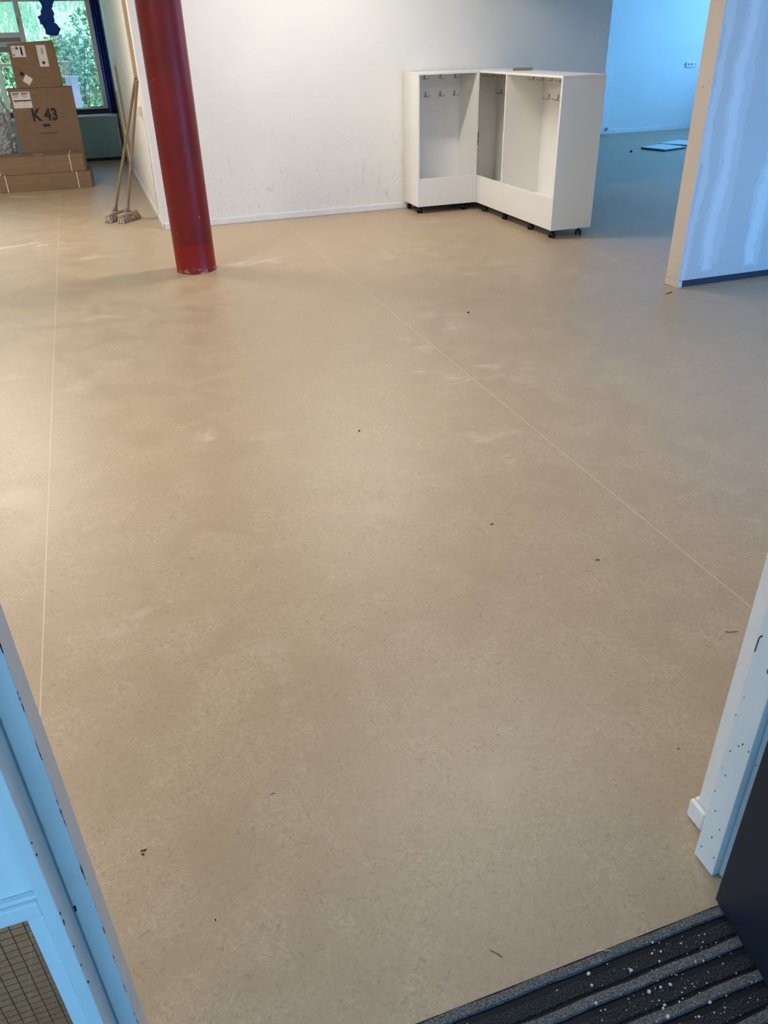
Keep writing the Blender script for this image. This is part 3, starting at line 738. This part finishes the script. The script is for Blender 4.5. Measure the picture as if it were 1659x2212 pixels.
def knotty(prof, seed, n=40, folds=9):
    rnd = random.Random(seed); b = MB(); vs = []; fs = []; R_ = 16
    zs = [p[0] for p in prof]
    pts = []
    for q in range(len(prof) - 1):
        for i in range(6):
            t = i / 6; t2 = t * t * (3 - 2 * t); pts.append(tuple(prof[q][k] + (prof[q + 1][k] - prof[q][k]) * (t if k == 0 else t2) for k in range(5)))
    pts.append(prof[-1])
    for (z, cx_, rx, ry, amp) in pts:
        for k in range(n):
            a = 2 * math.pi * k / n; w = 1 + amp * math.sin(folds * a + seed + z * 14) + amp * .6 * math.sin(5 * a - z * 9)
            vs.append((cx_ + rx * w * math.cos(a), ry * w * math.sin(a), z))
    m_ = len(pts)
    for i in range(m_ - 1):
        for k in range(n): fs.append((i * n + k, i * n + (k + 1) % n, (i + 1) * n + (k + 1) % n, (i + 1) * n + k))
    fs.append(tuple(range(n - 1, -1, -1))); fs.append(tuple((m_ - 1) * n + k for k in range(n)))
    b.add(vs, fs); return b
knotty([(.0, .125, .030, .03, .25), (.028, .110, .082, .05, .14), (.078, .130, .094, .055, .12), (.127, .108, .090, .055, .10), (.165, .09, .07, .05, .06)], 2).build('tail', M['curtain'], kc, smooth=True)
knotty([(.135, .045, .05, .04, .2), (.175, .079, .093, .06, .08), (.222, .068, .098, .065, .08), (.252, .102, .083, .06, .06), (.29, .10, .076, .055, .05), (.309, .10, .066, .05, .05)], 5).build('knot', M['curtain'], kc, smooth=True)
knotty([(.300, .10, .060, .045, .06), (.345, .118, .066, .05, .10), (.412, .12, .090, .06, .14), (.70, .10, .15, .06, .2), (1.02, .10, .19, .06, .22)], 7).build('cloth', M['curtain'], kc, smooth=True)

# ------------------------------------------------------------------ next room
rd = empty('radiator', (7.99, 12.10, 0)); tag(rd, 'white panel radiator on the far wall of the next room, just past the cabinet', 'radiator')
MB().box(-1.3, .03, 0, .05, .03, .98).build('front_panel', M['whiteplastic'], rd, .008); MB().box(-1.3, .03, .08, .13, .03, .98).build('rear_panel', M['whiteplastic'], rd, .008)
MB().box(-1.3, .028, .051, .079, .96, .978).build('grille', M['whiteplastic'], rd)
v = MB(); v.tube([(.03, .065, .71), (.075, .065, .71)], .016, 10); v.tube([(.075, .065, .71), (.075, .065, .735)], .012, 10); v.build('valve', M['whiteplastic'], rd)
v = MB(); v.tube([(.012, -.022, .10), (.012, .0, .10)], .022, 10); v.tube([(.012, -.02, .10), (.05, -.02, .10)], .012, 10); v.build('drain_valve', M['hook'], rd)
so_ = empty('socket_strip', (9.60, 12.2997, .92)); tag(so_, 'white wall socket strip on the far wall of the next room', 'socket')
MB().box(-.10, .10, -.03, 0, 0, .072).build('plate', M['whiteplastic'], so_, .005)
for xx in (-.062, .0): MB().lathe([(.019, 0), (.019, .003)], (xx, -.0302, .038), 20, Matrix.Rotation(math.pi / 2, 4, 'X')).build('socket', M['wingrey'], so_)
for xx in (.046, .066, .084): MB().box(xx - .006, xx + .006, -.0325, -.0302, .03, .045).build('data_port', M['wingrey'], so_)
def floor_board(c, label):
    cx_ = sum(p[0] for p in c) / len(c); cy_ = sum(p[1] for p in c) / len(c)
    r = empty('loose_board', (cx_, cy_, 0)); tag(r, label, 'board', 'loose boards on the floor of the next room')
    P = [(x_ - cx_, y_ - cy_) for x_, y_ in c]
    MB().prism([(x_ * .985, y_ * .985) for x_, y_ in P], .0005, .022).build('core', M['boardedge'], r); MB().prism(P, .0222, .030).build('face', M['board'], r)
floor_board([(7.50, 10.42), (7.615, 10.02), (8.06, 10.14), (7.95, 10.56)], 'nearer pale square board lying on the floor of the next room')
floor_board([(7.98, 10.66), (8.20, 10.26), (8.66, 10.42), (8.45, 10.83)], 'farther pale square board lying on the floor of the next room')
sc_ = MB().add([(-.04, -.02, 0), (.04, -.025, 0), (.03, .03, 0), (-.03, .02, 0), (.02, 0, .05), (.01, .01, .045)], [(0, 1, 2, 3), (0, 4, 1), (1, 4, 2), (2, 4, 5), (2, 5, 3), (3, 5, 4, 0)]).build('floor_scrap', M['twig'], None, origin=(0, 0, 0))
sc_.scale = (.6, .6, .6); sc_.location = (7.18, 10.196, .0005); tag(sc_, 'small dark scrap on the floor in front of the loose boards', 'scrap')

# ------------------------------------------------------------------ ceiling lamps
for k, (lx, ly, pw) in enumerate(LAMPS):
    r = empty('ceiling_lamp', (lx, ly, CEIL)); tag(r, ['ceiling lamp above the floor between column and coat cabinets', 'ceiling lamp above the floor left of the brooms', 'ceiling lamp above the floor inside the entrance door', 'ceiling lamp above the front left part of the floor'][k], 'lamp', 'fluorescent ceiling lamps')
    MB().box(-.62, .62, -.09, .09, -.05, -.0005).build('housing', M['lampmetal'], r, .004)
    for s in (-1, 1): MB().box(s * .62 - .012, s * .62 + .012, -.09, .09, -.075, -.0505).build('end_cap', M['lampmetal'], r)
    l = area('lamp_light', (0, 0, -.058), (1.2, .15), (0, 0, 0), pw, WARM); l.parent = r

# ------------------------------------------------------------------ outdoors beyond the window
b = MB(); vs = []; fs = []; nx, ny = 30, 20
for j in range(ny + 1):
    for i in range(nx + 1):
        x_ = -9 + 14 * i / nx; y_ = 16.0 + 11 * j / ny
        z_ = .25 + max(0, y_ - 16.2) * .46 + .06 * math.sin(x_ * 2.1 + y_) + .05 * math.sin(y_ * 3 - x_)
        vs.append((x_, y_, z_))
for j in range(ny):
    for i in range(nx): k = j * (nx + 1) + i; fs.append((k, k + 1, k + nx + 2, k + nx + 1))
b.add(vs, fs); bank = b.build('grass_bank', M['grass'], None, smooth=True); struct(bank, 'bright green grass bank rising outside the window', 'grass')
struct(BX('bounce_ground', M['bounce_ground'], -9, 5, 13.71, 16.0, .05, .25), 'added unseen grey paving outside the window, bounces neutral light indoors', 'bounce_ground')  # added instead of grass so the bounce indoors stays grey
def tuft(count, region, name, label):
    b = MB(); rnd = random.Random(11)
    for k in range(count):
        x_, y_ = rnd.uniform(*region[0]), rnd.uniform(*region[1]); z_ = .25 + max(0, y_ - 16.2) * .46
        h = rnd.uniform(.06, .16); a = rnd.uniform(0, 3.14); w = .02; lx = rnd.uniform(-.06, .06)
        b.add([(x_ - w * math.cos(a), y_ - w * math.sin(a), z_ - .05), (x_ + w * math.cos(a), y_ + w * math.sin(a), z_ - .05), (x_ + lx, y_ - .04, z_ + h)], [(0, 1, 2)])
    return tag(b.build(name, M['leaf2'], None), label, 'grass', kind='stuff')
tuft(9000, ((-3, 2.5), (16.5, 22)), 'grass_tufts', 'pale grass blades growing on the bank outside the window')
def shrub(x_, y_, z0, rx, h, n_, seed, label):
    rnd = random.Random(seed); r = empty('shrub', (x_, y_, z0)); tag(r, label, 'shrub', 'shrubs outside the window')
    st = MB()
    for k in range(7):
        a = rnd.uniform(0, 6.28); q = rnd.uniform(.2, .8) * rx
        st.tube([(0.03 * math.cos(a), .03 * math.sin(a), 0), (q * .5 * math.cos(a), q * .5 * math.sin(a), h * .45), (q * math.cos(a + .3), q * math.sin(a + .3), h * .95)], [.016, .011, .005], 5)
    st.build('stems', M['stem'], r)
    for nm, mt, cnt in (('foliage', 'leaf', int(n_ * .55)), ('young_foliage', 'leaf2', int(n_ * .45))):
        b = MB()
        for k in range(cnt):
            t = rnd.random() ** .8; a = rnd.uniform(0, 6.28); q = rx * math.sqrt(rnd.random()) * (.55 + .6 * math.sin(math.pi * min(.95, t * .8 + .15)))
            c = Vector((q * math.cos(a), q * .7 * math.sin(a), .05 + h * t)); L = rnd.uniform(.035, .075)
            d = Vector((rnd.gauss(0, 1), rnd.gauss(0, 1), rnd.gauss(0, .7))).normalized(); e = d.cross(Vector((rnd.gauss(0, 1), rnd.gauss(0, 1), rnd.gauss(0, 1)))).normalized()
            b.add([c - d * L, c + e * L * .42, c + d * L, c - e * L * .42], [(0, 1, 2, 3)])
        tag(b.build(nm, M[mt], r), kind='stuff')
shrub(.10, 15.9, .2, .60, 1.35, 1700, 21, 'dense green shrub right behind the window pane by the blue curtain')
shrub(-.75, 16.1, .2, .6, 1.25, 1300, 22, 'green shrub outside the window behind the stacked cartons')
shrub(-1.75, 16.0, .2, .6, 1.15, 1100, 23, 'green shrub outside at the left edge of the window')
shrub(.75, 17.6, .85, .8, 1.1, 1300, 24, 'paler shrub up the grass bank at the right of the window')
bn = empty('garden_table', (-.55, 15.05, .22)); tag(bn, 'brown wooden garden table outside the window behind the cartons', 'table')
MB().box(-.62, .56, -.14, -.01, .985, 1.03).build('plank', M['bench'], bn, .003); MB().box(-.62, .56, .0, .13, .985, 1.03).build('plank', M['bench'], bn, .003)
for xx in (-.5, .46): MB().box(xx - .03, xx + .03, -.10, .09, .0, .984).build('leg', M['bench'], bn)
cr_ = empty('garden_crate', (-.02, 14.55, .20)); tag(cr_, 'pale lilac plastic crate outside beneath the garden table', 'crate')
for (x0, x1, y0, y1) in ((-.09, .09, -.09, -.08), (-.09, .09, .08, .09), (-.09, -.08, -.079, .079), (.08, .09, -.079, .079)): MB().box(x0, x1, y0, y1, .02, .86).build('side', mat('lilac_plastic', (.62, .62, .82), .5), cr_, .003)
MB().box(-.09, .09, -.09, .09, 0, .0195).build('base', M['whiteplastic'], cr_)

# ------------------------------------------------------------------ bits on the floor
def scrap(x_, y_, pts, rad, mt, label, cat='debris'):
    o = MB().tube([(a_, b_, rad + .0002 + c_) for a_, b_, c_ in pts], rad, 5).build('floor_debris', M[mt], None, origin=(0, 0, 0), smooth=True)
    o.location = (x_, y_, 0); tag(o, label, cat, 'bits of debris on the floor')
scrap(-.171, 1.179, [(-.006, .001, 0), (0, -.001, .001), (.006, .001, 0)], .0011, 'twig', 'curved dark twig bit on the floor near the left door post')
scrap(-.173, 1.170, [(-.003, .002, 0), (.002, -.002, .001)], .0013, 'twig', 'short dark crumb just below the curved twig bit on the floor')
scrap(.44, .72, [(-.009, .012, 0), (-.002, .004, .001), (.007, -.008, 0)], .0006, 'twig', 'thin dark bent fibre on the floor near the mat edge')
scrap(.628, .655, [(-.012, .006, .003), (0, .002, .006), (.012, -.004, .005)], .0009, 'straw', 'pale straw blade lying across the edge of the mat')
scrap(1.477, 1.322, [(-.016, .006, 0), (-.005, -.001, .001), (.006, -.002, 0), (.016, -.006, 0)], .0008, 'twig', 'dark hair-like fibre on the floor beside the right door post')
scrap(3.407, 4.224, [(-.03, -.008, 0), (-.005, -.012, .002), (.03, .012, 0)], .0026, 'twig', 'dark curved shaving on the floor in front of the partition end')
scrap(.891, 2.99, [(-.004, 0, 0), (.004, 0, .001)], .003, 'twig', 'tiny dark speck on the floor in the middle of the room')
scrap(1.094, 2.09, [(-.006, .001, 0), (.006, -.001, .001)], .0015, 'twig', 'small dark crumb on the floor left of the right floor seam')
scrap(1.318, 1.768, [(-.006, .003, 0), (.006, -.003, .001)], .0013, 'twig', 'small dark crumb on the floor close to the right floor seam')
scrap(.12, 1.228, [(-.005, .001, 0), (0, .003, .001), (.005, 0, 0)], .0011, 'crumb', 'tiny white chip on the floor left of centre')
scrap(-.05, .97, [(-.001, 0, 0), (.001, .001, 0)], .0014, 'twig', 'tiny dark speck on the floor near the bottom left')
scrap(1.066, 1.016, [(-.001, 0, 0), (.001, .001, 0)], .0016, 'twig', 'tiny dark speck on the floor beside the skirting block')
scrap(2.037, 4.356, [(-.008, 0, 0), (.008, .004, .001)], .003, 'twig', 'dark crumb on the floor between column and cabinet')
